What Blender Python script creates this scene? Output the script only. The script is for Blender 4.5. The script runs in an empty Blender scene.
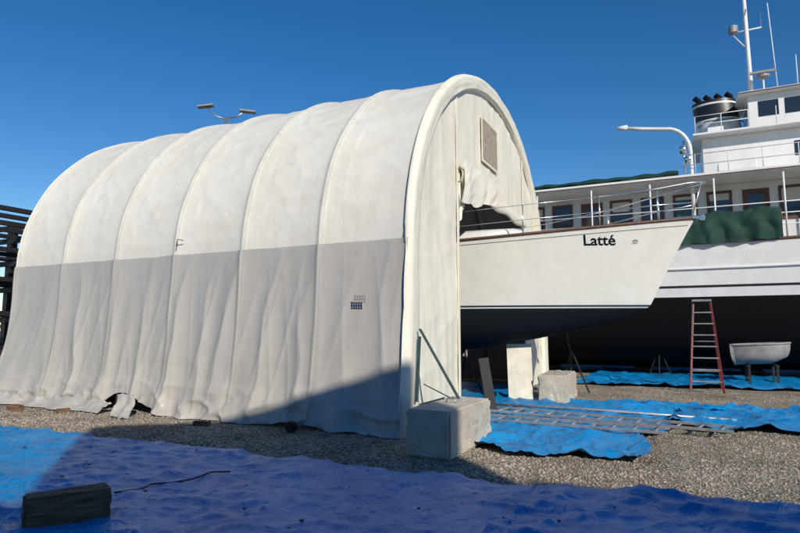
import bpy, bmesh, math, random
import numpy as np
from mathutils import Vector, Matrix, noise
from mathutils.bvhtree import BVHTree
random.seed(4); np.random.seed(4)
S=bpy.context.scene
COL=S.collection
def nz(x,y=0,z=0): return noise.noise(Vector((x,y,z)))
def ridge(x,y,z=0,p=5): return (1-min(1,abs(nz(x,y,z))*1.6))**p
# ---------------------------------------------------------------- materials
def mat(name,col,rough=.6,var=.15,scale=3.,stretch=(1,1,1),bump=0.,bscale=30.,metal=0.,col2=None,spec=.5,detail=6):
    m=bpy.data.materials.new(name); m.use_nodes=True
    nt=m.node_tree; N=nt.nodes; L=nt.links
    b=N['Principled BSDF']; b.inputs['Roughness'].default_value=rough; b.inputs['Metallic'].default_value=metal
    b.inputs['Specular IOR Level'].default_value=spec
    tc=N.new('ShaderNodeTexCoord'); mp=N.new('ShaderNodeMapping'); mp.inputs['Scale'].default_value=stretch
    L.new(tc.outputs['Object'],mp.inputs['Vector'])
    n=N.new('ShaderNodeTexNoise'); n.inputs['Scale'].default_value=scale; n.inputs['Detail'].default_value=detail
    n.inputs['Roughness'].default_value=.62
    L.new(mp.outputs[0],n.inputs['Vector'])
    r=N.new('ShaderNodeValToRGB'); r.color_ramp.elements[0].position=.32; r.color_ramp.elements[1].position=.68
    c2=col2 if col2 else tuple(c*(1-var*2) for c in col)
    r.color_ramp.elements[0].color=(*c2,1); r.color_ramp.elements[1].color=(*[min(1,c*(1+var*.4)) for c in col],1)
    L.new(n.outputs['Fac'],r.inputs[0]); L.new(r.outputs[0],b.inputs['Base Color'])
    if bump>0:
        n2=N.new('ShaderNodeTexNoise'); n2.inputs['Scale'].default_value=bscale; n2.inputs['Detail'].default_value=5
        L.new(mp.outputs[0],n2.inputs['Vector'])
        bp=N.new('ShaderNodeBump'); bp.inputs['Strength'].default_value=bump; bp.inputs['Distance'].default_value=.02
        L.new(n2.outputs['Fac'],bp.inputs['Height']); L.new(bp.outputs[0],b.inputs['Normal'])
    m['ramp']=r.name
    return m
def mathn(nt,op,a,b=None,c=None):
    n=nt.nodes.new('ShaderNodeMath'); n.operation=op
    for i,v in enumerate((a,b,c)):
        if v is None: continue
        if isinstance(v,(int,float)): n.inputs[i].default_value=v
        else: nt.links.new(v,n.inputs[i])
    return n.outputs[0]
def mixc(nt,fac,a,b,typ='MIX'):
    n=nt.nodes.new('ShaderNodeMix'); n.data_type='RGBA'; n.blend_type=typ
    for k,v in ((0,fac),(6,a),(7,b)):
        if isinstance(v,(int,float)): n.inputs[k].default_value=v
        elif isinstance(v,tuple): n.inputs[k].default_value=(*v,1)
        else: nt.links.new(v,n.inputs[k])
    return n.outputs[2]
def canvas(name,col,stain,seams=True,staina=.55,crease=.35,wst=(1,1,1.4),hseam=None,strk=1.,rough=.5):
    m=bpy.data.materials.new(name); m.use_nodes=True
    nt=m.node_tree; N=nt.nodes; L=nt.links; b=N['Principled BSDF']; b.inputs['Roughness'].default_value=rough
    b.inputs['Specular IOR Level'].default_value=.35
    tc=N.new('ShaderNodeTexCoord'); o=tc.outputs['Object']
    def noi(scale,st,det=6,ro=.6):
        mp=N.new('ShaderNodeMapping'); mp.inputs['Scale'].default_value=st; L.new(o,mp.inputs['Vector'])
        n=N.new('ShaderNodeTexNoise'); n.inputs['Scale'].default_value=scale; n.inputs['Detail'].default_value=det; n.inputs['Roughness'].default_value=ro
        L.new(mp.outputs[0],n.inputs['Vector']); return n.outputs['Fac']
    big=noi(.9,(1,1,1)); streak=noi(3.5,(1.6,1.6,.2),7,.7); fine=noi(40,(1,1,1),3)
    def rng(v,lo,hi):
        mr=N.new('ShaderNodeMapRange'); mr.inputs[1].default_value=lo; mr.inputs[2].default_value=hi; L.new(v,mr.inputs[0]); return mr.outputs[0]
    c=mixc(nt,mathn(nt,'MULTIPLY',rng(big,.42,.7),staina),col,stain)
    c=mixc(nt,mathn(nt,'MULTIPLY',rng(streak,.5,.75),staina*.8*strk),c,tuple(x*.75 for x in stain))
    sx=N.new('ShaderNodeSeparateXYZ'); L.new(o,sx.inputs[0])
    if seams:
        f=mathn(nt,'FRACT',mathn(nt,'DIVIDE',mathn(nt,'ADD',sx.outputs[0],20.4+.85),1.7))
        d=mathn(nt,'ABSOLUTE',mathn(nt,'SUBTRACT',f,.5))
        e=mathn(nt,'ABSOLUTE',mathn(nt,'SUBTRACT',d,.026))
        line=mathn(nt,'LESS_THAN',e,.0035)
        c=mixc(nt,mathn(nt,'MULTIPLY',line,.5),c,(.22,.20,.17))
        dd=mathn(nt,'MULTIPLY',mathn(nt,'MULTIPLY',rng(d,.09,.02),rng(streak,.4,.7)),.35)
        c=mixc(nt,dd,c,tuple(x*.7 for x in stain))
    if hseam:
        for z in hseam:
            line=mathn(nt,'LESS_THAN',mathn(nt,'ABSOLUTE',mathn(nt,'SUBTRACT',sx.outputs[2],z)),.006)
            c=mixc(nt,mathn(nt,'MULTIPLY',line,.15),c,(.2,.19,.17))
    L.new(c,b.inputs['Base Color'])
    wr=noi(2.0,wst,4,.5); wr2=noi(7,(wst[0],wst[1],wst[2]*.8),4)
    h=mathn(nt,'ADD',mathn(nt,'MULTIPLY',wr,1.0),mathn(nt,'MULTIPLY',wr2,.2)); h=mathn(nt,'ADD',h,mathn(nt,'MULTIPLY',fine,.010))
    bp=N.new('ShaderNodeBump'); bp.inputs['Strength'].default_value=crease; bp.inputs['Distance'].default_value=.08
    L.new(h,bp.inputs['Height']); L.new(bp.outputs[0],b.inputs['Normal'])
    return m
def zpaint(name,bands,rough=.3,var=.1,dirt=.3):
    m=mat(name,(.8,.8,.8),rough,var); nt=m.node_tree; N=nt.nodes; L=nt.links
    g=N.new('ShaderNodeNewGeometry'); s=N.new('ShaderNodeSeparateXYZ'); L.new(g.outputs['Position'],s.inputs[0])
    c=bands[0][1]
    for z,col in bands[1:]:
        c=mixc(nt,mathn(nt,'GREATER_THAN',s.outputs[2],z),c,col)
    r=N[m['ramp']]
    r.color_ramp.elements[0].color=(1-dirt,1-dirt,1-dirt*1.2,1); r.color_ramp.elements[1].color=(1,1,1,1)
    o=mixc(nt,1.,c,r.outputs[0],'MULTIPLY'); L.new(o,N['Principled BSDF'].inputs['Base Color'])
    rr=mathn(nt,'MULTIPLY_ADD',mathn(nt,'LESS_THAN',s.outputs[2],bands[1][0]),.85-rough,rough); L.new(rr,N['Principled BSDF'].inputs['Roughness'])
    sp=mathn(nt,'MULTIPLY_ADD',mathn(nt,'LESS_THAN',s.outputs[2],bands[1][0]),-.4,.5); L.new(sp,N['Principled BSDF'].inputs['Specular IOR Level'])
    return m

M={}
M['top']=canvas('canvas_white',(.80,.755,.655),(.68,.615,.48),crease=.17,wst=(.7,1,1.4),staina=.42)
M['low']=canvas('canvas_grey',(.475,.445,.40),(.41,.38,.335),staina=.4,crease=.13,wst=(1.2,1,.3),hseam=(.98,),strk=.5,rough=.4)
M['front']=canvas('canvas_cream',(.82,.765,.64),(.73,.655,.51),seams=False,crease=.17,wst=(1,1,.5),strk=.7)
M['vent']=mat('vent_mesh',(.42,.35,.25),.8,.2,8)
M['steel']=mat('galvanised_steel',(.5,.5,.5),.4,.15,6,metal=.8)
M['rail']=mat('stainless',(.75,.75,.75),.25,.05,6,metal=.9)
M['conc']=mat('concrete',(.60,.53,.43),.9,.14,4,bump=.7,bscale=25)
M['wood']=mat('weathered_wood',(.22,.14,.08),.8,.3,5,(1,1,8),bump=.5,bscale=12)
M['teak']=mat('teak',(.15,.06,.03),.5,.2,6)
M['dark']=mat('dark_steel',(.02,.02,.022),.6,.2,4)
M['black']=mat('black_rubber',(.012,.012,.013),.6,.2,4)
M['white']=mat('white_paint',(.8,.79,.76),.4,.07,1.2,(1,1,.4))
M['glass']=mat('dark_glass',(.02,.025,.03),.08,.1,2,spec=.8)
M['green']=mat('green_canvas',(.006,.05,.035),.8,.25,4,bump=.5,bscale=8)
M['red']=mat('ladder_red',(.22,.035,.03),.55,.25,5)
M['alu']=mat('aluminium',(.62,.63,.64),.35,.1,6,metal=.7)
M['oldalu']=mat('weathered_aluminium',(.42,.43,.44),.45,.2,6,metal=.5)
M['strap']=mat('green_strap',(.03,.07,.06),.8,.2,9)
M['ply']=mat('painted_panel',(.74,.69,.56),.7,.12,3)
M['grp']=mat('grey_fibreglass',(.34,.31,.29),.5,.15,5)
M['metalwall']=mat('corrugated_metal',(.45,.47,.48),.5,.1,2)
M['tree']=mat('foliage',(.05,.08,.035),.9,.3,1)
M['black_paint']=mat('black_paint',(.008,.008,.009),.85,.1,3,spec=.15)
M['timber']=mat('timber',(.22,.125,.065),.85,.35,7,(.6,6,6),bump=.7,bscale=9)
M['leaf']=mat('dry_leaf',(.20,.11,.05),.8,.3,9)

def gravelmat(name,val=1.,pebble=False):
    m=bpy.data.materials.new(name); m.use_nodes=True; nt=m.node_tree; N=nt.nodes; L=nt.links; b=N['Principled BSDF']
    b.inputs['Roughness'].default_value=.9; b.inputs['Specular IOR Level'].default_value=.2
    tc=N.new('ShaderNodeTexCoord'); v=N.new('ShaderNodeTexVoronoi'); v.inputs['Scale'].default_value=38
    L.new(tc.outputs['Object'],v.inputs['Vector'])
    s=N.new('ShaderNodeSeparateColor'); L.new(v.outputs['Color'],s.inputs[0])
    r=N.new('ShaderNodeValToRGB'); e=r.color_ramp.elements
    e[0].color=(.17*val,.14*val,.105*val,1); e[1].color=(.60*val,.52*val,.41*val,1)
    k=e.new(.45); k.color=(.34*val,.28*val,.21*val,1); k=e.new(.7); k.color=(.41*val,.365*val,.30*val,1)
    L.new(s.outputs[0],r.inputs[0])
    n=N.new('ShaderNodeTexNoise'); n.inputs['Scale'].default_value=.7; n.inputs['Detail'].default_value=6; n.inputs['Roughness'].default_value=.7; L.new(tc.outputs['Object'],n.inputs['Vector'])
    mr=N.new('ShaderNodeMapRange'); mr.inputs[1].default_value=.35; mr.inputs[2].default_value=.65; mr.inputs[3].default_value=.6; mr.inputs[4].default_value=1.12
    L.new(n.outputs['Fac'],mr.inputs[0])
    c=mixc(nt,1.,r.outputs[0],mr.outputs[0],'MULTIPLY'); L.new(c,b.inputs['Base Color'])
    if not pebble:
        bp=N.new('ShaderNodeBump'); bp.invert=True; bp.inputs['Strength'].default_value=.9; bp.inputs['Distance'].default_value=.02
        L.new(v.outputs['Distance'],bp.inputs['Height']); L.new(bp.outputs[0],b.inputs['Normal'])
    return m
M['gravel']=gravelmat('gravel_ground'); M['pebble']=gravelmat('gravel_stones',1.05,True)
def tarpmat():
    m=mat('blue_tarp',(.004,.27,.60),.42,.2,1.1,col2=(.003,.19,.48)); nt=m.node_tree; N=nt.nodes; L=nt.links
    N['Principled BSDF'].inputs['Specular IOR Level'].default_value=.4
    tc=N.new('ShaderNodeTexCoord')
    v=N.new('ShaderNodeTexNoise'); v.inputs['Scale'].default_value=5; v.inputs['Detail'].default_value=7; v.inputs['Distortion'].default_value=1.4
    L.new(tc.outputs['Object'],v.inputs['Vector'])
    rd=mathn(nt,'ABSOLUTE',mathn(nt,'SUBTRACT',v.outputs['Fac'],.5))
    bp=N.new('ShaderNodeBump'); bp.inputs['Strength'].default_value=.8; bp.inputs['Distance'].default_value=.05
    L.new(rd,bp.inputs['Height']); L.new(bp.outputs[0],N['Principled BSDF'].inputs['Normal'])
    n=N.new('ShaderNodeTexNoise'); n.inputs['Scale'].default_value=1.6; n.inputs['Detail'].default_value=10; n.inputs['Roughness'].default_value=.78
    L.new(tc.outputs['Object'],n.inputs['Vector'])
    mr=N.new('ShaderNodeMapRange'); mr.inputs[1].default_value=.55; mr.inputs[2].default_value=.82; mr.inputs[4].default_value=.5; L.new(n.outputs['Fac'],mr.inputs[0])
    c=mixc(nt,mr.outputs[0],N[m['ramp']].outputs[0],(.12,.20,.24)); L.new(c,N['Principled BSDF'].inputs['Base Color'])
    r2=mathn(nt,'MULTIPLY_ADD',mr.outputs[0],.6,.36); L.new(r2,N['Principled BSDF'].inputs['Roughness'])
    return m
M['tarp']=tarpmat()

# ---------------------------------------------------------------- builders
def empty(name,loc=(0,0,0)):
    e=bpy.data.objects.new(name,None); COL.objects.link(e); e.location=loc; e.empty_display_size=.3; return e
def obj(name,verts,faces,m,parent=None,smooth=False):
    me=bpy.data.meshes.new(name); me.from_pydata(verts,[],faces); me.update()
    if smooth: me.polygons.foreach_set('use_smooth',[True]*len(me.polygons))
    me.materials.append(m); o=bpy.data.objects.new(name,me); COL.objects.link(o)
    if parent: o.parent=parent
    return o
def grid(nu,nv,fn,keep=None):
    V=[fn(i/nu,j/nv) for i in range(nu+1) for j in range(nv+1)]
    F=[]
    for i in range(nu):
        for j in range(nv):
            if keep and not keep((i+.5)/nu,(j+.5)/nv): continue
            a=i*(nv+1)+j; F.append((a,a+nv+1,a+nv+2,a+1))
    return V,F
class B:
    def __init__(s): s.V=[]; s.F=[]
    def box(s,x0,x1,y0,y1,z0,z1,mtx=None):
        n=len(s.V); P=[(x,y,z) for x in (x0,x1) for y in (y0,y1) for z in (z0,z1)]
        if mtx: P=[tuple(mtx@Vector(p)) for p in P]
        s.V+=P; s.F+=[tuple(n+i for i in f) for f in ((0,1,3,2),(4,6,7,5),(0,4,5,1),(2,3,7,6),(0,2,6,4),(1,5,7,3))]; return s
    def tube(s,pts,r,n=8,r2=None):
        pts=[Vector(p) for p in pts]; k0=len(s.V); m=len(pts)
        for i,p in enumerate(pts):
            t=(pts[min(i+1,m-1)]-pts[max(i-1,0)]).normalized()
            a=t.cross(Vector((0,0,1)))
            if a.length<.05: a=t.cross(Vector((1,0,0)))
            a.normalize(); b=t.cross(a); rr=r if r2 is None else r+(r2-r)*i/(m-1)
            for j in range(n):
                w=2*math.pi*j/n; s.V.append(tuple(p+a*rr*math.cos(w)+b*rr*math.sin(w)))
        for i in range(m-1):
            for j in range(n):
                s.F.append((k0+i*n+j,k0+i*n+(j+1)%n,k0+(i+1)*n+(j+1)%n,k0+(i+1)*n+j))
        s.F.append(tuple(k0+j for j in range(n))); s.F.append(tuple(k0+(m-1)*n+j for j in range(n))[::-1]); return s
    def obj(s,name,m,parent=None,bevel=0,smooth=False):
        o=obj(name,s.V,s.F,m,parent,False)
        bm=bmesh.new(); bm.from_mesh(o.data); bmesh.ops.recalc_face_normals(bm,faces=bm.faces); bm.to_mesh(o.data); bm.free()
        if smooth:
            o.data.polygons.foreach_set('use_smooth',[True]*len(o.data.polygons))
        if bevel:
            md=o.modifiers.new('b','BEVEL'); md.width=bevel; md.segments=2
        return o

# ================================================================ GROUND
g=obj('ground',[(-900,-900,0),(900,-900,0),(900,1200,0),(-900,1200,0)],[(0,1,2,3)],M['gravel'])
def pebbles():
    bm=bmesh.new(); bmesh.ops.create_icosphere(bm,subdivisions=1,radius=1); bv=np.array([v.co[:] for v in bm.verts]); bf=np.array([[v.index for v in f.verts] for f in bm.faces]); bm.free()
    P=[]
    def add(n,x0,x1,y0,y1):
        P.append(np.stack([np.random.uniform(x0,x1,n),np.random.uniform(y0,y1,n)],1))
    add(15000,-9,3.5,-2.5,.1); add(12000,1,8,-2.6,3.2); add(5000,2,11,3,9.8)
    P=np.concatenate(P); n=len(P)
    sc=np.random.uniform(.007,.019,(n,1,1))*np.random.uniform(.6,1.3,(n,1,3)); sc[:,:,2]*=.7
    v=bv[None]*(1+np.random.uniform(-.25,.25,(n,len(bv),1)))*sc
    a=np.random.uniform(0,6.28,n); c,s=np.cos(a)[:,None],np.sin(a)[:,None]
    x=v[:,:,0]*c-v[:,:,1]*s; y=v[:,:,0]*s+v[:,:,1]*c
    v=np.stack([x+P[:,None,0],y+P[:,None,1],v[:,:,2]+.004],2).reshape(-1,3)
    f=(bf[None]+(np.arange(n)*len(bv))[:,None,None]).reshape(-1)
    me=bpy.data.meshes.new('gravel'); me.vertices.add(len(v)); me.vertices.foreach_set('co',v.astype(np.float32).ravel())
    nf=len(f)//3; me.loops.add(len(f)); me.loops.foreach_set('vertex_index',f.astype(np.int32)); me.polygons.add(nf)
    me.polygons.foreach_set('loop_start',np.arange(0,len(f),3,dtype=np.int32)); me.update(calc_edges=True); me.validate()
    me.materials.append(M['pebble']); o=bpy.data.objects.new('gravel',me); COL.objects.link(o)
pebbles()

def tarp(name,c,nu,nv,amp=1.,seed=0,edge=.06,z0=.02):
    c=[Vector((*p,0)) for p in c]
    def fn(u,v):
        p=c[0]*(1-u)*(1-v)+c[1]*u*(1-v)+c[2]*u*v+c[3]*(1-u)*v
        eu=min(u,1-u); ev=min(v,1-v)
        k=math.exp(-min(eu*nu,ev*nv)/12)
        x=p.x+edge*k*2*nz(p.y*1.3,p.x*1.1,seed+3); y=p.y+edge*k*2*nz(p.x*1.3,p.y*1.1,seed+7)
        z=z0+amp*(.030*ridge(x*.8+seed,y*.8,seed,6)+.022*ridge(x*2.2,y*1.4+seed,2,5)+.018*ridge(x*.5+y*1.2,y*3-x,seed,5)+.010*nz(x*4,y*4,1)+.02*max(0,nz(x*.6,y*.6,seed)))
        z+=amp*.014*ridge(x*4.5+nz(x,y)*2,y*3.2,seed+2,4)
        z+=amp*.03*k*ridge(x*1.5,y*1.5,9,2)
        return (x,y,max(.008,z))
    V,F=grid(nu,nv,fn); return obj(name,V,F,M['tarp'],None,True)
tarp('blue_tarp',[(-15,-12),(2.62,-12),(2.55,-2.3),(-15,-2.45)],330,210,1.0,1)
tarp('blue_tarp',[(2.5,-12),(12,-12),(12,-1.7),(2.45,-2.25)],190,200,1.3,5,z0=.035)
tarp('blue_tarp',[(.9,-.5),(3.1,-.45),(4.4,5.3),(-.2,5.0)],100,160,1.7,11,edge=.3)
tarp('blue_tarp',[(3.6,1.9),(7.6,3.0),(8.2,5.5),(3.9,5.2)],120,80,1.8,17,edge=.3,z0=.03)
tarp('blue_tarp',[(1.0,9.6),(14,10.2),(15,19),(1.0,19)],130,70,1.8,23,edge=.25)
tarp('blue_tarp',[(-9.5,1.0),(.8,.8),(-.1,8.5),(-9.5,9)],80,60,1.2,31,edge=.1,z0=.015)
V=[];F=[]
for i in range(420):
    x=random.uniform(-7,7); y=random.uniform(-7,3) ; s=random.uniform(.008,.028); a=random.uniform(0,6.28); n=len(V); z=.085 if y<-2.5 else .03
    for k in range(5):
        w=a+k*1.2566; V.append((x+s*math.cos(w)*(1.6 if k==0 else 1),y+s*math.sin(w),z+random.uniform(-.01,.012)))
    F.append((n,n+1,n+2,n+3,n+4))
obj('fallen_leaves',V,F,M['leaf'])

# ================================================================ TENT
TL=10.2; R=5.; H=4.35; SZ=3.0; BAY=1.7
tent=empty('fabric_boat_shelter')
def scal(X):
    f=((X+20.4)/BAY)%1.0
    return -.068*(math.sin(math.pi*f)**.55)+.020*math.exp(-(min(f,1-f)/.028)**2)
def topfn(u,v):
    X=-TL*(1-u); th=math.pi*(-.002+v*1.004)
    c,s=math.cos(th),math.sin(th)
    Y=R-R*c; Z=SZ+H*s
    n=Vector((-c/R,s/H)).normalized()
    f=((X+20.4)/BAY)%1.0; w=math.sin(math.pi*f)
    arc=v*15
    low=math.exp(-v*25)
    bay=int((X+20)/BAY)
    d=scal(X)+(1-low)*(w*(.016*nz(X*.5,arc*2.0,1+bay)+.008*nz(X*.9+4,arc*4.5,2)+.014*ridge(X*.5,arc*2.6,3+bay,4)+.012*ridge(f*2+arc*.9,arc*.7,bay,4))+.02*nz(X*.6,arc*.8,5))
    return (X,Y+n.x*d,Z+n.y*d)
V,F=grid(240,230,topfn); obj('roof_cover',V,F,M['top'],tent,True)
def hem(X):
    h=.015+.04*abs(nz(X*1.7,3,1))
    for c,wd,a in ((-6.1,.5,.34),(-5.35,.3,.14),(-1.9,.5,.07)):
        h+=a*math.exp(-((X-c)/wd)**4)
    return h
def lowfn(u,v):
    X=-TL-.02+(TL+.02)*u; z1=3.07+.012*nz(X*1.5,2); h=hem(X); Z=z1+(h-z1)*v
    k=1-Z/z1
    sh=.25*nz(X*.5,Z*.8,8)
    d=-scal(X)*(1-.65*k)
    fl=.050*k**.6
    d+= -fl*(1.9*ridge(X*1.05+sh*1.2+k*.25,Z*.10,4,3)+.8*nz(X*2.3+sh,Z*.18,6)+.30*ridge(X*2.6-k*.5,Z*.3,12,4))
    d+= -.005*nz(X*2,Z*4,3)*min(1,k*8)-.20*k**2.2-.028
    if Z<.7:
        q=(1-Z/.7); d+= -.11*q*(.6+nz(X*2.6,Z*2.2,14)+.8*ridge(X*1.8,Z*3.5,15,3))
    f=((X+20.4)/BAY)%1.0
    d+= -.02*ridge(f*3+k*1.5,X*.3,21,4)*(1-k)*k*4
    e=max(0,(-9.3-X)/.9)
    d-= .35*e*k**5
    x=X-.55*e*k**6
    return (x,d,Z)
V,F=grid(460,100,lowfn); obj('side_skirt',V,F,M['low'],tent,True)
def apr(u,v):
    X=-10.9+u*4.7; Y=-.38-.42*v*(.6+.5*nz(X*1.4,2,2))
    return (X,Y,.03+.14*(1-v)*(.5+ridge(X*1.4,v,3,2))+.05*ridge(X*2.4,v*2,8,3)*(1-v*v))
V,F=grid(160,14,apr); obj('skirt_apron',V,F,M['low'],tent,True)
def flap(u,v):
    X=-6.0+.45*u+.45*v+.05*math.sin(v*6); return (X,-.42-.45*v-.03*math.sin(u*9+v*3),.36*(1-v)**1.4+.02+.05*nz(u*3,v*3,2)*(1-v)+.03*ridge(u*3,v*2))
V,F=grid(20,20,flap); obj('skirt_flap',V,F,M['low'],tent,True)
V,F=grid(60,8,lambda u,v:(-TL*(1-u),2*R+.02*math.sin(u*60),3.05*(1-v)+.02)); obj('far_skirt',V,F,M['low'],tent,True)
def archz(Y): 
    q=max(0,1-((Y-R)/R)**2); return SZ+H*math.sqrt(q)
def endwall(x,y0,y1,zb,inset,nu=30,nv=50,amp=.03):
    def fn(u,v):
        Y=y0+(y1-y0)*u; zt=archz(min(max(Y,.02),9.98))-inset
        if zt<zb+.1: zt=zb+.1
        Z=zb+(zt-zb)*v
        return (x+amp*nz(Y*1.3,Z*.5,3)+amp*.9*ridge(Y*2.+Z*.15,Z*.3,5,4)+amp*.5*ridge(Y*.8,Z*1.6,15,5),Y,Z)
    return grid(nu,nv,fn)
V,F=endwall(-TL+.05,0.02,9.98,.02,.05); obj('rear_wall',V,F,M['low'],tent,True)
XW=-.06; OY0,OY1,OZ=2.35,7.65,4.62
V,F=endwall(XW,.03,OY0,.02,.08,30,90); obj('front_panel_near',V,F,M['front'],tent,True)
V,F=endwall(XW,OY1,9.97,.02,.08,30,90); obj('front_panel_far',V,F,M['front'],tent,True)
V,F=endwall(XW-.002,OY0,OY1,OZ,.08,60,50,.02); obj('front_gable_panel',V,F,M['front'],tent,True)
prof=[]
for i in range(14): prof.append((0.,0.,3.05*i/14))
for i in range(91):
    th=math.pi*i/90; prof.append((0.,R-R*math.cos(th),SZ+H*math.sin(th)+.0))
for i in range(14): prof.append((0.,2*R,3.0-3.0*(i+1)/14))
prof=[Vector(p) for p in prof]
RV=[];RF=[]; NS=13
for i,p in enumerate(prof):
    t=(prof[min(i+1,len(prof)-1)]-prof[max(i-1,0)]).normalized(); nrm=Vector((0,-t.z,t.y))
    if nrm.dot(p-Vector((0,R,3)))<0: nrm=-nrm
    kk=max(0,1-p.z/3.05); ext=.24*kk**2.2+.04*min(1,kk*6)+.05*(kk**.6)
    for j in range(NS+1):
        a=j/NS; off=.035+ext*(1-a)-.34*a
        bul=(-.04 if j==0 else .015+.055*min(1,a*5)-.03*max(0,a-.3))+.010*nz(i*.35,a*3,1)+.012*ridge(i*.22,a*2,4,3)
        RV.append(tuple(p+nrm*(off+.010*nz(i*.4,a*2,7))+Vector((bul-.10*(j==NS),0,0))))
for i in range(len(prof)-1):
    for j in range(NS): a=i*(NS+1)+j; RF.append((a,a+1,a+NS+2,a+NS+1))
obj('front_rim',RV,RF,M['front'],tent,True)
b=B()
pts=[]
for i,p in enumerate(prof):
    t=(prof[min(i+1,len(prof)-1)]-prof[max(i-1,0)]).normalized(); nrm=Vector((0,-t.z,t.y))
    if nrm.dot(p-Vector((0,R,3)))<0: nrm=-nrm
    if p.z>2.9: pts.append(p+nrm*.025+Vector((-.05,0,0)))
b.tube(pts,.016,5)
b.obj('edge_rope',M['ply'],tent,smooth=True)
b=B(); b.box(XW+.03,XW+.05,OY0-.05,OY0+.03,.05,6.6); b.box(XW+.03,XW+.05,OY1-.03,OY1+.05,.05,6.55); b.obj('door_battens',M['front'],tent)
b=B(); b.box(XW+.045,XW+.06,3.95,5.1,5.42,6.38); b.obj('vent_window',M['vent'],tent)
b=B(); 
for a in (3.9,5.1): b.box(XW+.05,XW+.066,a,a+.05,5.37,6.43)
for a in (5.37,6.38): b.box(XW+.05,XW+.065,3.95,5.1,a,a+.05)
b.obj('vent_frame',M['front'],tent)
def cur(u,v):
    Y=OY0-.02+(OY1-OY0+.04)*u; a=v*2*math.pi
    sag=.07*math.sin(u*math.pi*3)**2+.10*u
    r=.11+.02*nz(u*6,3)
    rr=r*(1+.12*nz(u*5,math.cos(a)*.8,4)+.04*math.sin(a*3+u*16))
    return (XW+.06+rr*.7*math.cos(a),Y,OZ+.05-sag+rr*1.2*math.sin(a))
V,F=grid(120,36,cur); obj('rolled_curtain',V,F,M['front'],tent,True)
def hang(u,v):
    Y=OY0+.03+2.5*u*(1-.10*v); L=(.90-.35*u)*(1+.08*nz(u*5,1))+.10*math.exp(-((u-.35)/.12)**2)
    ph=u*17+v*1.2*(u-.4)*3+1.2*nz(u*3,v*.7)
    fold=.028*math.sin(ph)*(.4+.6*v)+.02*ridge(u*4+v,v*1.5,3,3)+.02*nz(u*5,v*2,3)
    return (XW+.13+fold+.05*math.sin(v*math.pi),Y,OZ+.40-L*v)
V,F=grid(110,30,hang); obj('hanging_curtain',V,F,M['front'],tent,True)
def hang2(u,v):
    Y=OY0+.02+.5*u*(1-.4*v); return (XW+.02+.04*math.sin(u*12+v*2)+.03*nz(u*5,v*3),Y,OZ+.1-(1.15-.5*u)*v)
V,F=grid(30,20,hang2); obj('edge_drape',V,F,M['front'],tent,True)
b=B()
for i in range(7):
    X=-TL+.12+i*(TL-.3)/6; pts=[(X,.18,0.02),(X,.18,3.0)]
    for k in range(1,24):
        th=math.pi*k/24; pts.append((X,R-(R-.2)*math.cos(th),SZ+(H-.25)*math.sin(th)))
    pts+=[(X,9.82,3.0),(X,9.82,.02)]; b.tube(pts,.035,6)
for Y,Z in ((.2,1.2),(.2,2.9),(2,6.25),(8,6.25),(9.8,2.9)): b.tube([(-10,Y,Z),(-.1,Y,Z)],.03,6)
b.obj('steel_frame',M['steel'],tent,smooth=True)
b=B()
for i in range(5): b.box(-.90+i*.045,-.885+i*.045,-.165,-.15,2.04,2.15)
for i in range(3): b.box(-.91,-.69,-.170,-.155,2.04+i*.05,2.05+i*.05)
b.obj('side_vent_patch',M['grp'],tent)
b=B(); b.tube([(-5.0,-.06,3.30),(-4.93,-.1,3.36),(-4.85,-.03,3.34)],.009,5); b.tube([(-5.0,-.04,3.36),(-4.98,-.10,3.22)],.008,5); b.obj('tie_rope',M['wood'],tent)
b=B(); b.box(-5.9,-5.1,.3,.9,.02,.3); b.obj('storage_box',M['white'],None,.02)
b=B()
def strap(p,q,w=.05):
    p=Vector(p); q=Vector(q); d=(q-p).normalized(); s=d.cross(Vector((.9,-.4,0))).normalized()*w*.5; n=len(b.V)
    o=Vector((.006,-.003,0))
    for pt in (p-s,p+s,q+s,q-s): b.V.append(tuple(pt+o))
    for pt in (p-s,p+s,q+s,q-s): b.V.append(tuple(pt-o))
    b.F+= [(n,n+1,n+2,n+3),(n+7,n+6,n+5,n+4),(n,n+4,n+5,n+1),(n+1,n+5,n+6,n+2),(n+2,n+6,n+7,n+3),(n+3,n+7,n+4,n)]
strap((.13,.12,1.62),(.85,-.1,.6)); strap((.13,.12,1.5),(.12,.02,.5)); strap((.13,.1,.45),(.7,-.3,.62)); strap((.14,.25,.75),(.75,-.2,.62),.03)
b.obj('tie_down_strap',M['strap'],tent)

# ================================================================ CONCRETE BLOCKS
def block(x0,x1,y0,y1,h,rot=0,name='concrete_block'):
    bm=bmesh.new(); bmesh.ops.create_cube(bm,size=1)
    for v in bm.verts: v.co=Vector((v.co.x*(x1-x0),v.co.y*(y1-y0),(v.co.z+.5)*h))
    bmesh.ops.bevel(bm,geom=list(bm.edges),offset=.03,segments=2,affect='EDGES')
    bmesh.ops.subdivide_edges(bm,edges=[e for e in bm.edges if e.calc_length()>.2],cuts=14,use_grid_fill=True)
    bm.normal_update()
    for v in bm.verts:
        n=nz(v.co.x*5,v.co.y*5,v.co.z*5+x0); v.co+=v.normal*(.012*n-.04*max(0,nz(v.co.x*8,v.co.y*8,v.co.z*8)-.25))
    me=bpy.data.meshes.new(name); bm.to_mesh(me); bm.free(); me.materials.append(M['conc'])
    o=bpy.data.objects.new(name,me); COL.objects.link(o); o.location=((x0+x1)/2,(y0+y1)/2,.0); o.rotation_euler[2]=rot
    b=B(); b.tube([(-.08,0,h-.02),(-.05,0,h+.06),(.05,0,h+.06),(.08,0,h-.02)],.012,6); l=b.obj('lifting_loop',M['steel'],o,smooth=True)
    return o
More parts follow.
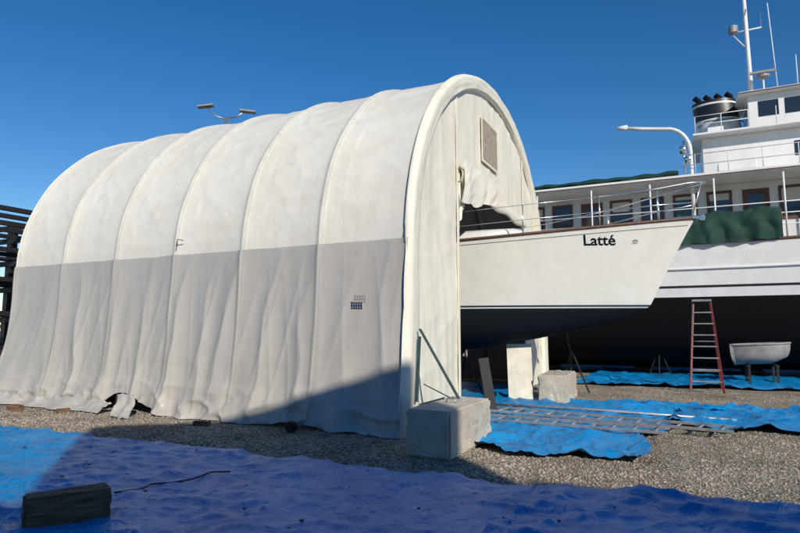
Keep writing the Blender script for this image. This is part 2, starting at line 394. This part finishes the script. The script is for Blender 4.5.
block(.62,1.24,-1.43,.17,.6,math.radians(-1.5))
block(.9,1.54,4.7,6.3,.62,math.radians(2))

# ================================================================ SAILBOAT
boat=empty('sailboat')
BY=5.0; VW=.55
def hullpt(u,v,side):
    if v<VW: k=v/VW; xs=4.2-.93*k**.9
    else: k=(v-VW)/(1-VW); xs=3.27-1.9*k**1.1
    xe=-8.0+.9*(v if v<VW else VW)*(1)+ (0 if v<VW else 1.5*(v-VW))
    uu=u**1.25
    x=xs+(xe-xs)*uu
    t=min(1,max(0,(4.2-x)/12.4))
    zs=3.50+.38*(max(0,1-t/.5))**1.6-.04*math.sin(math.pi*t)+.12*max(0,t-.7)
    zb=1.62-.62*math.sin(math.pi*min(1,uu*.95+.03))
    Bu=1.72*(1-(max(0,1-uu/.52))**1.9)**.92 if uu<.52 else 1.72*(1-.38*((uu-.52)/.48)**2)
    if v<VW:
        k=v/VW; z=zs+(2.1-zs)*k; sh=1-.10*k-.25*math.exp(-uu*6)*k*(1)
    else:
        k=(v-VW)/(1-VW); sh=(.90-.25*math.exp(-uu*6))*math.cos(k*math.pi/2)**.75
        z=2.1+(zb-2.1)*(math.sin(k*math.pi/2))
    return (x,BY+side*Bu*max(0,sh),z)
M['hull']=zpaint('sailboat_hull_paint',[(0,(.010,.014,.018)),(2.06,(.75,.74,.70)),(2.085,(.02,.035,.06)),(2.125,(.80,.765,.68))],.25,dirt=.08)
allV=[];allF=[]
for sd in (-1,1):
    V,F=grid(70,44,lambda u,v:hullpt(u,v,sd)); n=len(allV)
    allV+=V; allF+=[tuple(n+i for i in (f if sd>0 else f[::-1])) for f in F]
hull=obj('hull',allV,allF,M['hull'],boat,True)
bvh=BVHTree.FromPolygons([Vector(v) for v in allV],allF)
V,F=grid(70,8,lambda u,v:(hullpt(u,0,1)[0],BY+(hullpt(u,0,1)[1]-BY)*(2*v-1)*.995,hullpt(u,0,1)[2]-.02+.05*(1-(2*v-1)**2)*min(1,u*6))); obj('deck',V,F,M['ply'],boat,True)
V,F=grid(24,8,lambda u,v:(hullpt(1,u,1)[0],BY+(hullpt(1,u,1)[1]-BY)*(2*v-1),hullpt(1,u,1)[2])); obj('transom',V,F,M['hull'],boat)
b=B()
for sd in (-1,1):
    b.tube([Vector(hullpt(i/60,0,sd))+Vector((0,sd*.01,.02)) for i in range(61)],.03,8)
b.obj('toe_rail',M['teak'],boat,smooth=True)
b=B()
for sd in (-1,1):
    b.tube([Vector(hullpt(i/60,.035,sd))+Vector((0,sd*.002,0)) for i in range(1,61)],.009,6)
b.obj('rub_strake',M['grp'],boat,smooth=True)
def keel(u,v):
    a=u*2*math.pi; z=1.3-1.1*v; x=-2.0-1.3*math.cos(a)*(1-.3*v)-.4*v; return (x,BY+.16*math.sin(a),z)
V,F=grid(24,6,keel); obj('keel',V,F,M['black_paint'],boat,True)
b=B(); b.box(-7.2,-6.6,BY-.05,BY+.05,.5,2.0); b.obj('rudder',M['black_paint'],boat,.03)
def cab(u,v):
    x=1.4-7*u; w=1.05*(1-(max(0,1-u/.25))**2*.75); a=v*math.pi; zz=3.5+.42*min(1,u*9)*(1-max(0,u-.9)*8)
    return (x,BY-w*math.cos(a),3.45+(zz-3.45)*math.sin(a)**.35)
V,F=grid(40,20,cab); obj('coachroof',V,F,M['white'],boat,True)
b=B(); b.box(2.1,2.6,BY-.25,BY+.25,3.62,3.72); b.obj('fore_hatch',M['white'],boat,.02)
b=B(); b.tube([(3.1,BY-.12,3.8),(3.1,BY+.12,3.8)],.09,12); b.box(3.0,3.2,BY-.06,BY+.06,3.68,3.85); b.obj('windlass',M['rail'],boat,smooth=True)
b=B()
def deckp(x,sd,inset=.06):
    best=None
    for i in range(141):
        p=hullpt(i/140,0,sd)
        if best is None or abs(p[0]-x)<abs(best[0]-x): best=p
    return Vector((best[0],BY+(best[1]-BY)*(1-inset),best[2]))
for sd in (-1,1):
    xs=[3.5,2.4,.9,-.8,-2.5,-4.2]
    for x in xs:
        p=deckp(x,sd); b.tube([p,p+Vector((0,0,.66))],.015,6)
    for h,r in ((.66,.013),(.34,.007)):
        b.tube([deckp(x,sd)+Vector((0,0,h)) for x in (2.4,.9,-.8,-2.5,-4.2,-6)],.008,5)
    p3=deckp(3.5,sd);p2=deckp(2.4,sd)
    tip=Vector((4.35,BY+sd*.12,4.62))
    b.tube([p2+Vector((0,0,.66)),p3+Vector((0,0,.70)),Vector((4.1,BY+sd*.22,4.60)),tip,Vector((4.42,BY,4.63))],.018,8)
    b.tube([p2+Vector((0,0,.34)),p3+Vector((0,0,.36)),Vector((4.15,BY+sd*.16,4.2))],.013,6)
    b.tube([Vector((4.12,BY+sd*.07,3.86)),tip],.015,6)
b.obj('pulpit_and_lifelines',M['rail'],boat,smooth=True)
b=B(); b.box(3.8,4.34,BY-.07,BY+.07,3.88,3.93); b.tube([(4.34,BY-.08,3.9),(4.34,BY+.08,3.9)],.05,10); b.obj('anchor_roller',M['rail'],boat)
def letters(txt,x0,z0,size,name,m,bold=.0):
    cu=bpy.data.curves.new(name,'FONT'); cu.body=txt; cu.size=size; cu.offset=bold; cu.resolution_u=4
    o=bpy.data.objects.new(name+'_tmp',cu); COL.objects.link(o); bpy.context.view_layer.update()
    me=bpy.data.meshes.new_from_object(o); bpy.data.objects.remove(o)
    for v in me.vertices:
        x=x0+v.co.x; z=z0+v.co.y
        h=bvh.ray_cast(Vector((x,-3,z)),Vector((0,1,0)))
        v.co=(x,(h[0].y if h[0] else BY)-.006,z)
    me.materials.clear(); me.materials.append(m); o=bpy.data.objects.new(name,me); COL.objects.link(o); o.parent=boat
letters('Latté',2.08,3.35,.30,'name_lettering',M['black_paint'],bold=.006)
letters('~',3.0,3.38,.2,'cup_steam',M['grp']); letters('o',3.02,3.38,.18,'cup_logo',M['grp']); letters('_',2.98,3.40,.2,'cup_saucer',M['grp'])
def stand(x,y,h,lean=0,name='boat_stand'):
    b=B()
    for a in (0.5,2.6,4.7): b.tube([(x+.42*math.cos(a),y+.42*math.sin(a),.02),(x,y,h*.62)],.022,6)
    b.tube([(x,y,h*.5),(x,y+lean,h)],.02,8); b.tube([(x-.12,y+lean,h),(x+.12,y+lean,h+.02)],.07,6)
    return b.obj(name,M['dark'],None,smooth=False)
for x in (-1.2,-4.2): stand(x,3.95,1.45,.15); stand(x,6.05,1.45,-.15)
stand(1.3,7.0,1.75,-.9)
b=B()
for i in range(3): b.box(-3.2,-2.8,4.6,5.4,.02+.07*i,.085+.07*i); b.box(-1.6,-1.2,4.6,5.4,.02+.07*i,.085+.07*i)
b.obj('keel_blocks',M['wood'],boat)

# ================================================================ items in front of the opening
b=B(); m=Matrix.Translation((.55,2.55,0))@Matrix.Rotation(math.radians(-9),4,'Y')@Matrix.Rotation(.5,4,'Z'); b.box(-.10,.10,-.03,.03,0,1.08,m); b.obj('leaning_plank',M['black'],None,.01)
e=empty('leaning_plywood_sheet'); b=B(); m=Matrix.Translation((.55,4.75,0))@Matrix.Rotation(math.radians(25),4,'Z')@Matrix.Rotation(math.radians(-8),4,'X'); b.box(-.28,.28,-.012,.012,0.02,1.3,m); b.obj('sheet',M['ply'],e,.004)
b=B(); b.box(-.26,.26,.012,.04,.1,.16,m); b.box(-.26,.26,.012,.04,1.1,1.16,m); b.obj('battens',M['wood'],e)
def lying_ladder(p,q,w,m,name='extension_ladder'):
    p=Vector((*p,.12)); q=Vector((*q,.12)); d=(q-p); L=d.length; d.normalize(); s=Vector((-d.y,d.x,0))*w/2
    e=empty(name); b=B(); M4=Matrix.Translation(p)@Matrix.Rotation(math.atan2(d.y,d.x),4,'Z')
    b.box(0,L,-w/2-.012,-w/2+.008,-.022,.022,M4); b.box(0,L,w/2-.008,w/2+.012,-.022,.022,M4); b.obj('stiles',m,e,.004)
    b=B(); n=int(L/.3)
    for i in range(n):
        c=p+d*(.15+i*.3)+Vector((0,0,.012)); b.tube([c-s,c+s],.018,6)
    b.obj('rungs',m,e,smooth=True)
lying_ladder((.35,2.60),(4.5,1.90),.50,M['oldalu'])
lying_ladder((.3,1.55),(3.6,1.35),.46,M['oldalu'])
b=B(); b.tube([(.2,3.3,.11),(2,3.35,.11),(4.6,3.1,.10)],.025,8); b.obj('steel_pole',M['oldalu'],None,smooth=True)
def timber(cx,cy,L,w,h,rot,name='timber_block',z=.03):
    bm=bmesh.new(); bmesh.ops.create_cube(bm,size=1)
    for v in bm.verts: v.co=Vector((v.co.x*L,v.co.y*w,(v.co.z+.5)*h))
    bmesh.ops.bevel(bm,geom=list(bm.edges),offset=min(w,h)*.06,segments=2,affect='EDGES')
    bmesh.ops.subdivide_edges(bm,edges=[e for e in bm.edges if e.calc_length()>.1],cuts=8,use_grid_fill=True)
    bm.normal_update()
    for v in bm.verts: v.co+=v.normal*.012*nz(v.co.x*6,v.co.y*22,v.co.z*22)
    me=bpy.data.meshes.new(name); bm.to_mesh(me); bm.free(); me.materials.append(M['timber'])
    o=bpy.data.objects.new(name,me); COL.objects.link(o); o.location=(cx,cy,z); o.rotation_euler=(0,0,rot); return o
timber(-.83,-4.96,.62,.24,.25,math.radians(62),z=.02)
timber(-8.3,-.95,.3,.12,.1,.3,z=0); timber(-7.1,-.75,.22,.1,.08,1.2,z=0); timber(-3.5,-.75,.3,.1,.08,.1,z=0); timber(-8.0,-1.1,.18,.1,.07,.9,z=0)
e=empty('caster_wheel'); b=B(); b.tube([(-1.75,-.68,.09),(-1.75,-.58,.09)],.09,18); b.obj('tyre',M['black'],e,.01); b=B(); b.box(-1.8,-1.7,-.56,-.3,.07,.16); b.obj('bracket',M['steel'],e)
b=B(); pts=[(-1.1+.35*i/14+.06*math.sin(i*.9),-4.3+1.1*i/14+.07*math.sin(i*.7),.06) for i in range(16)]; b.tube(pts,.008,5)
pts2=[(1.0+.5*i/10+.03*math.sin(i),-4.7+.35*i/10+.05*math.sin(i*.8),.065) for i in range(11)]; b.tube(pts2,.006,5); b.obj('cord',M['black'],None,smooth=True)

# stepladder
e=empty('step_ladder'); b=B(); bx,by=4.35,8.9; ht=2.35
for sx in (-1,1):
    b.tube([(bx+sx*.38,by-.35,.02),(bx+sx*.2,by+.1,ht)],.032,4)
    b.tube([(bx+sx*.38,by+.75,.02),(bx+sx*.2,by+.16,ht)],.022,4)
b.obj('rails',M['red'],e)
b=B()
for i in range(1,8):
    k=i/8; w=.38-.18*k; b.box(bx-w,bx+w,by-.35+.45*k-.04,by-.35+.45*k+.05,ht*k-.012,ht*k+.018)
b.box(bx-.23,bx+.23,by-.02,by+.26,ht,ht+.05); b.obj('steps',M['oldalu'],e)
b=B(); b.tube([(bx-.33,by+.6,.5),(bx+.33,by+.6,.5)],.012,5); b.tube([(bx-.28,by+.4,1.3),(bx+.28,by+.4,1.3)],.012,5); b.obj('braces',M['alu'],e)
e=empty('dinghy')
def din(u,v):
    x=-.75+1.5*u; s=math.sin(math.pi*min(1,max(0,u*.72+.14)))**.5*(1-.75*max(0,(u-.75)/.25)**2)
    a=math.pi*v; return (5.9+x*(1-.12*math.sin(a)),11.9-.55*s*math.cos(a)*1.0,1.15+.08*u-.58*(math.sin(a)**.45)*(1-.3*max(0,(u-.7)/.3)))
V,F=grid(24,20,din); obj('hull',V,F,M['grp'],e,True)
b=B(); b.tube([din(i/24,0) for i in range(25)],.03,6); b.tube([din(i/24,1) for i in range(25)],.03,6); b.tube([din(0,j/20) for j in range(21)],.025,6)
b.obj('gunwale',M['grp'],e,smooth=True)
b=B()
for x in (5.55,6.25):
    b.box(x-.04,x+.04,11.4,12.4,.54,.60)
    for y in (11.45,12.35): b.box(x-.03,x+.03,y-.03,y+.03,.02,.54)
b.obj('trestle',M['dark'],e)

# ================================================================ MOTOR YACHT behind
yac=empty('motor_yacht'); CY=15.6
def yh(u,v,side):
    x=-12+32*u; bw=3.1*(1-max(0,(.2-u)/.2)**2.2*.6)*(1-max(0,(u-.62)/.38)**2)
    zs=4.35+.9*max(0,(u-.55)/.45)**1.8
    vw=.5
    if v<vw: k=v/vw; z=zs+(2.72-zs)*k; sh=1-.05*k
    else: k=(v-vw)/(1-vw); z=2.72-2.3*math.sin(k*math.pi/2)**1.1; sh=.95*math.cos(k*math.pi/2)**.6
    return (x,CY+side*bw*sh,z)
M['yhull']=zpaint('yacht_hull_paint',[(0,(.006,.006,.007)),(2.66,(.75,.75,.75)),(2.95,(.02,.02,.025)),(3.03,(.80,.79,.76))],.35,dirt=.12)
for sd in (-1,1):
    V,F=grid(60,36,lambda u,v:yh(u,v,sd)); obj('hull_side',V,F,M['yhull'],yac,True)
V,F=grid(60,4,lambda u,v:(yh(u,0,1)[0],CY+(yh(u,0,1)[1]-CY)*(2*v-1)*.99,yh(u,0,1)[2]-.35)); obj('main_deck',V,F,M['ply'],yac)
b=B()
for sd in (-1,1): b.tube([Vector(yh(i/50,0,sd))+Vector((0,0,.03)) for i in range(51)],.05,6)
b.obj('cap_rail',M['teak'],yac,smooth=True)
b=B(); b.tube([Vector(yh(i/50,.24,-1))+Vector((0,-.02,0)) for i in range(51)],.045,6)
b.obj('rubbing_strake',M['white'],yac,smooth=True)
b=B(); b.box(-8,14,CY-.2,CY+.2,.25,.9); b.obj('keel',M['black_paint'],yac)
HY=14.0
b=B(); b.box(-4,11,HY,17.2,4.0,6.55)
b.box(4.8,12,14.2,17.0,6.7,8.3)
b.box(6.3,11,14.6,16.6,8.36,9.75); b.obj('deckhouse',M['white'],yac,.02)
b=B(); b.box(-5,13,12.55,18.6,6.55,6.68); b.box(4.5,12.4,13.7,17.5,8.3,8.38); b.box(6.0,11.3,14.3,16.9,9.75,9.83); b.obj('deck_overhang',M['white'],yac,.02)
b=B(); b.box(-5,13,12.525,12.55,6.57,6.60); b.box(6.0,11.3,14.28,14.3,9.76,9.80); b.obj('deck_edge_trim',M['teak'],yac)
bw=B(); bf=B(); bb=B()
x=-3.5; i=0
while x<10.4:
    i+=1
    if i%5==0:
        bf.box(x-.05,x+.72,HY-.04,HY+.01,4.1,6.3); bw.box(x+.1,x+.55,HY-.05,HY-.038,5.4,6.1)
    else:
        bw.box(x,x+.62,HY-.012,HY+.02,5.3,6.25)
        if i%3!=1: bb.box(x+.01,x+.61,HY-.016,HY-.013,6.25-.12*(1+i%4),6.24)
        bf.box(x-.07,x,HY-.05,HY+.01,5.22,6.33); bf.box(x+.62,x+.69,HY-.05,HY+.01,5.22,6.33); bf.box(x,x+.62,HY-.048,HY+.01,5.22,5.3); bf.box(x,x+.62,HY-.048,HY+.01,6.25,6.33)
    x+=1.05
x=6.6
while x<10.6:
    bw.box(x,x+.6,14.588,14.61,8.95,9.5); x+=.78
x=7.5
while x<11: bw.box(x,x+.7,14.188,14.21,7.35,7.85); x+=1.1
for y in (14.9,15.5,16.0): bw.box(6.288,6.31,y,y+.4,8.95,9.5)
bw.obj('window_panes',M['glass'],yac); bf.obj('window_frames',M['teak'],yac); bb.obj('window_blinds',M['ply'],yac)
b=B()
b.box(6.32,11,14.57,14.598,8.55,8.62); b.box(4.82,12,14.17,14.198,6.95,7.0); b.obj('house_trim',M['teak'],yac)
b=B(); b.box(5.2,6.3,13.3,13.9,6.69,7.15); b.box(1.0,2.2,13.0,13.6,4.1,4.75); b.box(8.5,9.3,13.2,13.8,6.69,7.2); b.box(5.0,5.5,14.4,14.9,8.39,8.75); b.obj('deck_lockers',M['white'],yac,.02)
b=B(); x=-4.5
while x<13:
    b.tube([(x,12.66,4.4),(x,12.66,6.55)],.03,6); x+=1.9
for z in (4.85,5.2,5.55): b.tube([(-5,12.66,z),(13,12.66,z)],.018,5)
x=-5
while x<13:
    b.tube([(x,12.65,6.68),(x,12.65,7.35)],.014,5) if x>4 else None
    x+=.95
for z in (7.0,7.35): b.tube([(4,12.65,z),(13,12.65,z)],.014,5)
x=4.6
while x<12: b.tube([(x,13.8,8.38),(x,13.8,9.0)],.014,5); x+=.8
for z in (8.7,9.0): b.tube([(4.6,13.8,z),(6.2,13.8,z)],.014,5)
b.obj('railings',M['white'],yac,smooth=True)
def gc(u,v):
    x=3.9+2.85*u; sag=.10*abs(math.sin(u*math.pi*2.5))
    fold=.05*math.sin(x*9+2*nz(x,v*2))*v+.05*nz(x*3,v*1.2,2)+.04*ridge(x*1.5+v,v*2,4,3)
    return (x,12.42+fold-.08*v,5.35-(1.05+.22*nz(x*1.5,0))*v-sag*(1-v)+.10*u)
V,F=grid(90,20,gc); obj('green_awning',V,F,M['green'],yac,True)
def gr(u,v):
    x=-3+7*u; y=12.6+3.2*v; return (x,y,6.72+.35*math.sin(math.pi*v)**.6+.05*nz(x*1.5,y,3)+.04*math.sin(x*3.7)**2)
V,F=grid(60,16,gr); obj('green_deck_cover',V,F,M['green'],yac,True)
def fun(u,v):
    a=2*math.pi*u; z=8.38+1.75*v; return (5.55-.22*v+.74*math.cos(a),15.9+.5*math.sin(a),z)
V,F=grid(32,8,fun); o=obj('funnel',V,F,zpaint('funnel_paint',[(0,(.8,.8,.79)),(8.3,(.8,.8,.79)),(9.4,(.012,.012,.014)),(9.95,(.8,.8,.79)),(10.02,(.012,.012,.014))],.4),yac,True)
V=[fun(i/32,1) for i in range(32)]; obj('funnel_cap',V,[tuple(range(32))],M['black_paint'],yac)
b=B()
for i,x in enumerate((4.85,5.2,5.55,5.9)): b.tube([(x,15.75,10.1),(x-.02,15.75,10.25),(x-.16,15.75,10.38)],.10,8)
b.obj('exhaust_pipes',M['black_paint'],yac,smooth=True)
b=B()
b.tube([(4.75,15.1,9.0),(5.0,15.1,9.2),(5.9,15.1,9.2),(6.2,15.1,9.0)],.02,6); b.obj('funnel_trim',M['dark'],yac)
b=B(); b.tube([(6.55,15.6,8.4),(6.5,15.6,15.6)],.10,10,.05)
b.tube([(6.1,15.6,12.6),(7.0,15.6,12.62)],.03,6); b.tube([(6.5,15.1,13.2),(6.5,16.1,13.2)],.03,6)
b.tube([(6.5,15.6,11.9),(6.1,15.6,12.5)],.02,6)
b.tube([(7.0,15.6,12.6),(7.0,15.6,13.2)],.015,5); b.tube([(7.35,15.4,9.8),(7.2,15.4,13.4)],.02,5); b.tube([(7.9,15.2,9.8),(7.9,15.2,11.2)],.016,5); b.tube([(8.3,15.2,9.8),(8.2,15.2,12.8)],.014,5)
b.tube([(6.9,15.3,9.8),(6.9,15.3,10.6)],.03,6)
b.obj('mast',M['white'],yac,smooth=True)
b=B(); b.tube([(6.1,15.6,12.6),(6.1,15.6,12.85)],.16,12); b.tube([(6.9,15.3,10.6),(6.9,15.3,10.68)],.2,14); b.box(6.5,7.3,15.2,15.3,10.75,10.83); b.tube([(6.5,15.6,14.2),(6.5,15.6,14.4)],.12,10); b.obj('radar_units',M['grp'],yac)
b=B(); 
for x,z in ((4.15,7.7),(4.3,7.35)): b.tube([(x-.05,13.2,z),(x+.12,13.15,z)],.14,12)
b.tube([(4.2,13.2,6.7),(4.2,13.2,8.0)],.03,6); b.obj('searchlight',M['rail'],yac,smooth=True)
for x in (-1,2.5,6,9.5): 
    b=B(); 
    for k in range(2): b.box(x-.3,x+.3,CY-.6,CY+.6,.02+.11*k,.12+.11*k)
    b.obj('keel_block',M['dark'],None,.01)
stand(3.1,13.8,1.6,.2); stand(7.6,13.8,1.6,.2)
e=empty('curved_lamp_post'); b=B(); X0,Y0=4.4,13.15
pts=[(X0,Y0,4.0),(X0,Y0,7.6)]+[(X0-.75*(1-math.cos(a)),Y0,7.6+.9*math.sin(a)) for a in [math.pi/2*i/8 for i in range(1,9)]]+[(X0-1.5,Y0,8.62),(X0-2.0,Y0,8.72)]
b.tube(pts,.065,10); b.obj('post',M['white'],e,smooth=True)
b=B(); b.tube([(X0-1.95,Y0,8.74),(X0-2.3,Y0,8.76)],.10,10,.06); b.obj('lamp_head',M['white'],e,smooth=True)
e=empty('dark_backdrop_shed'); b=B(); b.box(-14,34,24,32,0,3.2); b.obj('walls',M['dark'],e)  # dark shed added to block horizon light behind and below the yacht
obj('roof',[(-14.4,23.6,3.2),(34.4,23.6,3.2),(34.4,28,4.4),(-14.4,28,4.4),(34.4,32.4,3.2),(-14.4,32.4,3.2)],[(0,1,2,3),(3,2,4,5)],M['dark'],e)
b=B()
for i in range(11): b.box(-12+4.2*i,-9.2+4.2*i,23.94,23.995,.1,2.7)
b.obj('doors',M['black'],e)

# ================================================================ left rack, double street lamp
b=B()
for x in (-12.3,-14.6):
    for y in (.4,2.4): b.box(x-.1,x+.1,y-.1,y+.1,0,4.75)
for z in (1.0,1.9,2.8,3.6,4.3,4.7):
    for y in (.4,2.4): b.box(-15.2,-11.9,y-.12,y-.10+.02,z-.08,z+.08)
    for x in (-12.3,-13.4,-14.6): b.box(x-.07,x+.07,-.1,2.9,z+.082,z+.2)
b.obj('storage_rack',M['dark'])
e=empty('street_lamp'); lx,ly=-14.1,10.9; b=B(); b.tube([(lx,ly,0),(lx,ly,11.1)],.11,10,.06)
r=Vector((.9,.436,0))
for sg,zz in ((-1,11.6),(1,11.35)): b.tube([(lx,ly,11.0),tuple(Vector((lx,ly,11.15))+r*sg*.5),tuple(Vector((lx,ly,zz))+r*sg*.85)],.035,6)
b.obj('pole',M['steel'],e,smooth=True)
b=B()
for sg,zz in ((-1,11.6),(1,11.35)):
    m4=Matrix.Translation(Vector((lx,ly,zz))+r*sg*.95)@Matrix.Rotation(math.atan2(.436,.9),4,'Z')@Matrix.Rotation(.12*sg,4,'Y'); b.box(-.36,.36,-.16,.16,-.04,.05,m4)
b.obj('lamp_heads',M['grp'],e,.03)

V=[];F=[]
for i in range(5000):
    a=random.uniform(.1,math.pi-.1); rr=random.uniform(150,175); x=rr*math.cos(a)*1.5; y=rr*math.sin(a)+10
    hh=4+2.2*nz(a*14,0)+1.5*nz(a*50,1); z=random.uniform(0,max(.8,hh)); s=random.uniform(.6,1.5); n=len(V)
    for k in range(3): V.append((x+random.uniform(-s,s),y+random.uniform(-s,s),z+random.uniform(-s,s)))
    F.append((n,n+1,n+2))
obj('distant_trees',V,F,M['tree'])

# unseen workshop added behind the camera, shaped to shade the foreground and tent side
ws=empty('shadow_caster_workshop')
def corr(p,q,z0,z1a,z1b,name):
    p=Vector((*p,0));q=Vector((*q,0)); L=(q-p).length; n=max(2,int(L/.1)); d=(q-p)/L; nn=Vector((d.y,-d.x,0)); V=[];F=[]
    for i in range(n+1):
        k=i/n; c=p+d*L*k+nn*(.02 if i%2 else -.02); V+= [(c.x,c.y,z0),(c.x,c.y,z1a+(z1b-z1a)*k)]
    for i in range(n): F.append((2*i,2*i+2,2*i+3,2*i+1))
    obj(name,V,F,M['metalwall'],ws)
xa,xb,xc,xd=-9,7.2,13.75,24
hl,hr=6.1,8.4; zl=8.9; zh=11.1  # wall and parapet heights set by where their shadows should end
corr((xb,-13),(xc,-13),0,zl,zh,'shadow_parapet'); corr((xa,-13),(xb-.02,-13),0,hl,hl,'shadow_low_wall'); corr((xc+.02,-13),(xd,-13),0,hr,hr,'shadow_wing_wall')
corr((xb,-13.3),(xc,-13.3),hl,zl,zh,'shadow_parapet_back'); corr((xc+.01,-13.05),(xc+.01,-13.3),0,zh,zh,'shadow_parapet_end'); corr((xb-.01,-13.05),(xb-.01,-13.3),hl,zl,zl,'shadow_parapet_end')
corr((xd,-13),(xd,-27),0,hr,hr,'end_wall'); corr((xa,-13),(xa,-27),0,hl,hl,'end_wall'); corr((xa,-27),(xd,-27),0,hl,hl,'rear_wall'); corr((xc,-13.4),(xc,-27),0,hr,hr,'inner_wall')
obj('roof',[(xa-.3,-12.85,hl+.05),(xb-.05,-12.85,hl+.05),(xb-.05,-27.3,hl+.05),(xa-.3,-27.3,hl+.05),(xc+.05,-12.85,hr+.05),(xd,-12.85,hr+.05),(xd,-27.3,hr+.05),(xc+.05,-27.3,hr+.05),(xb-.05,-13.35,hl+.05),(xc+.04,-13.35,hl+.05),(xc+.04,-27.3,hl+.05)],[(0,1,2,3),(4,5,6,7),(8,9,10,2)],M['metalwall'],ws)
b=B(); b.box(10.0,13.2,-12.97,-12.90,0,5); b.box(-4,0,-12.97,-12.9,0,4); b.obj('caster_roller_doors',M['grp'],ws)  # doors and windows only dress the added shadow caster
b=B(); 
for x in (-7,2,5,16,20): b.box(x,x+1.4,-12.96,-12.9,1.2,2.4)
b.obj('windows',M['glass'],ws)

# ================================================================ LIGHT
EL=math.radians(28); sx,sy=.725,-.69; ln=math.hypot(sx,sy); sx/=ln; sy/=ln
d=Vector((sx*math.cos(EL),sy*math.cos(EL),math.sin(EL)))
sun=bpy.data.lights.new('sun','SUN'); sun.energy=4.1; sun.angle=math.radians(.5); sun.color=(1,.93,.82)
so=bpy.data.objects.new('sun',sun); COL.objects.link(so); so.rotation_euler=d.to_track_quat('Z','Y').to_euler(); so.location=(10,-20,30)
w=bpy.data.worlds.new('World'); S.world=w; w.use_nodes=True; nt=w.node_tree; bg=nt.nodes['Background']
sk=nt.nodes.new('ShaderNodeTexSky'); sk.sky_type='NISHITA'; sk.sun_disc=False; sk.sun_elevation=EL; sk.sun_rotation=math.atan2(sx,sy)
sk.air_density=1.; sk.dust_density=0.; sk.ozone_density=2.4; sk.altitude=500
hs=nt.nodes.new('ShaderNodeHueSaturation'); hs.inputs['Hue'].default_value=.504; hs.inputs['Saturation'].default_value=1.36; hs.inputs['Value'].default_value=1.1
nt.links.new(sk.outputs[0],hs.inputs['Color']); nt.links.new(hs.outputs[0],bg.inputs[0]); bg.inputs[1].default_value=.10

# ================================================================ CAMERA
cam=bpy.data.cameras.new('camera'); co=bpy.data.objects.new('camera',cam); COL.objects.link(co)
cam.lens=26; cam.sensor_width=36; cam.clip_end=4000
co.location=(3.84,-8.25,1.6); co.rotation_euler=(math.radians(90+6.27),0,math.radians(25.85))
S.camera=co
S.view_settings.view_transform='Standard'; S.view_settings.look='None'; S.view_settings.exposure=0
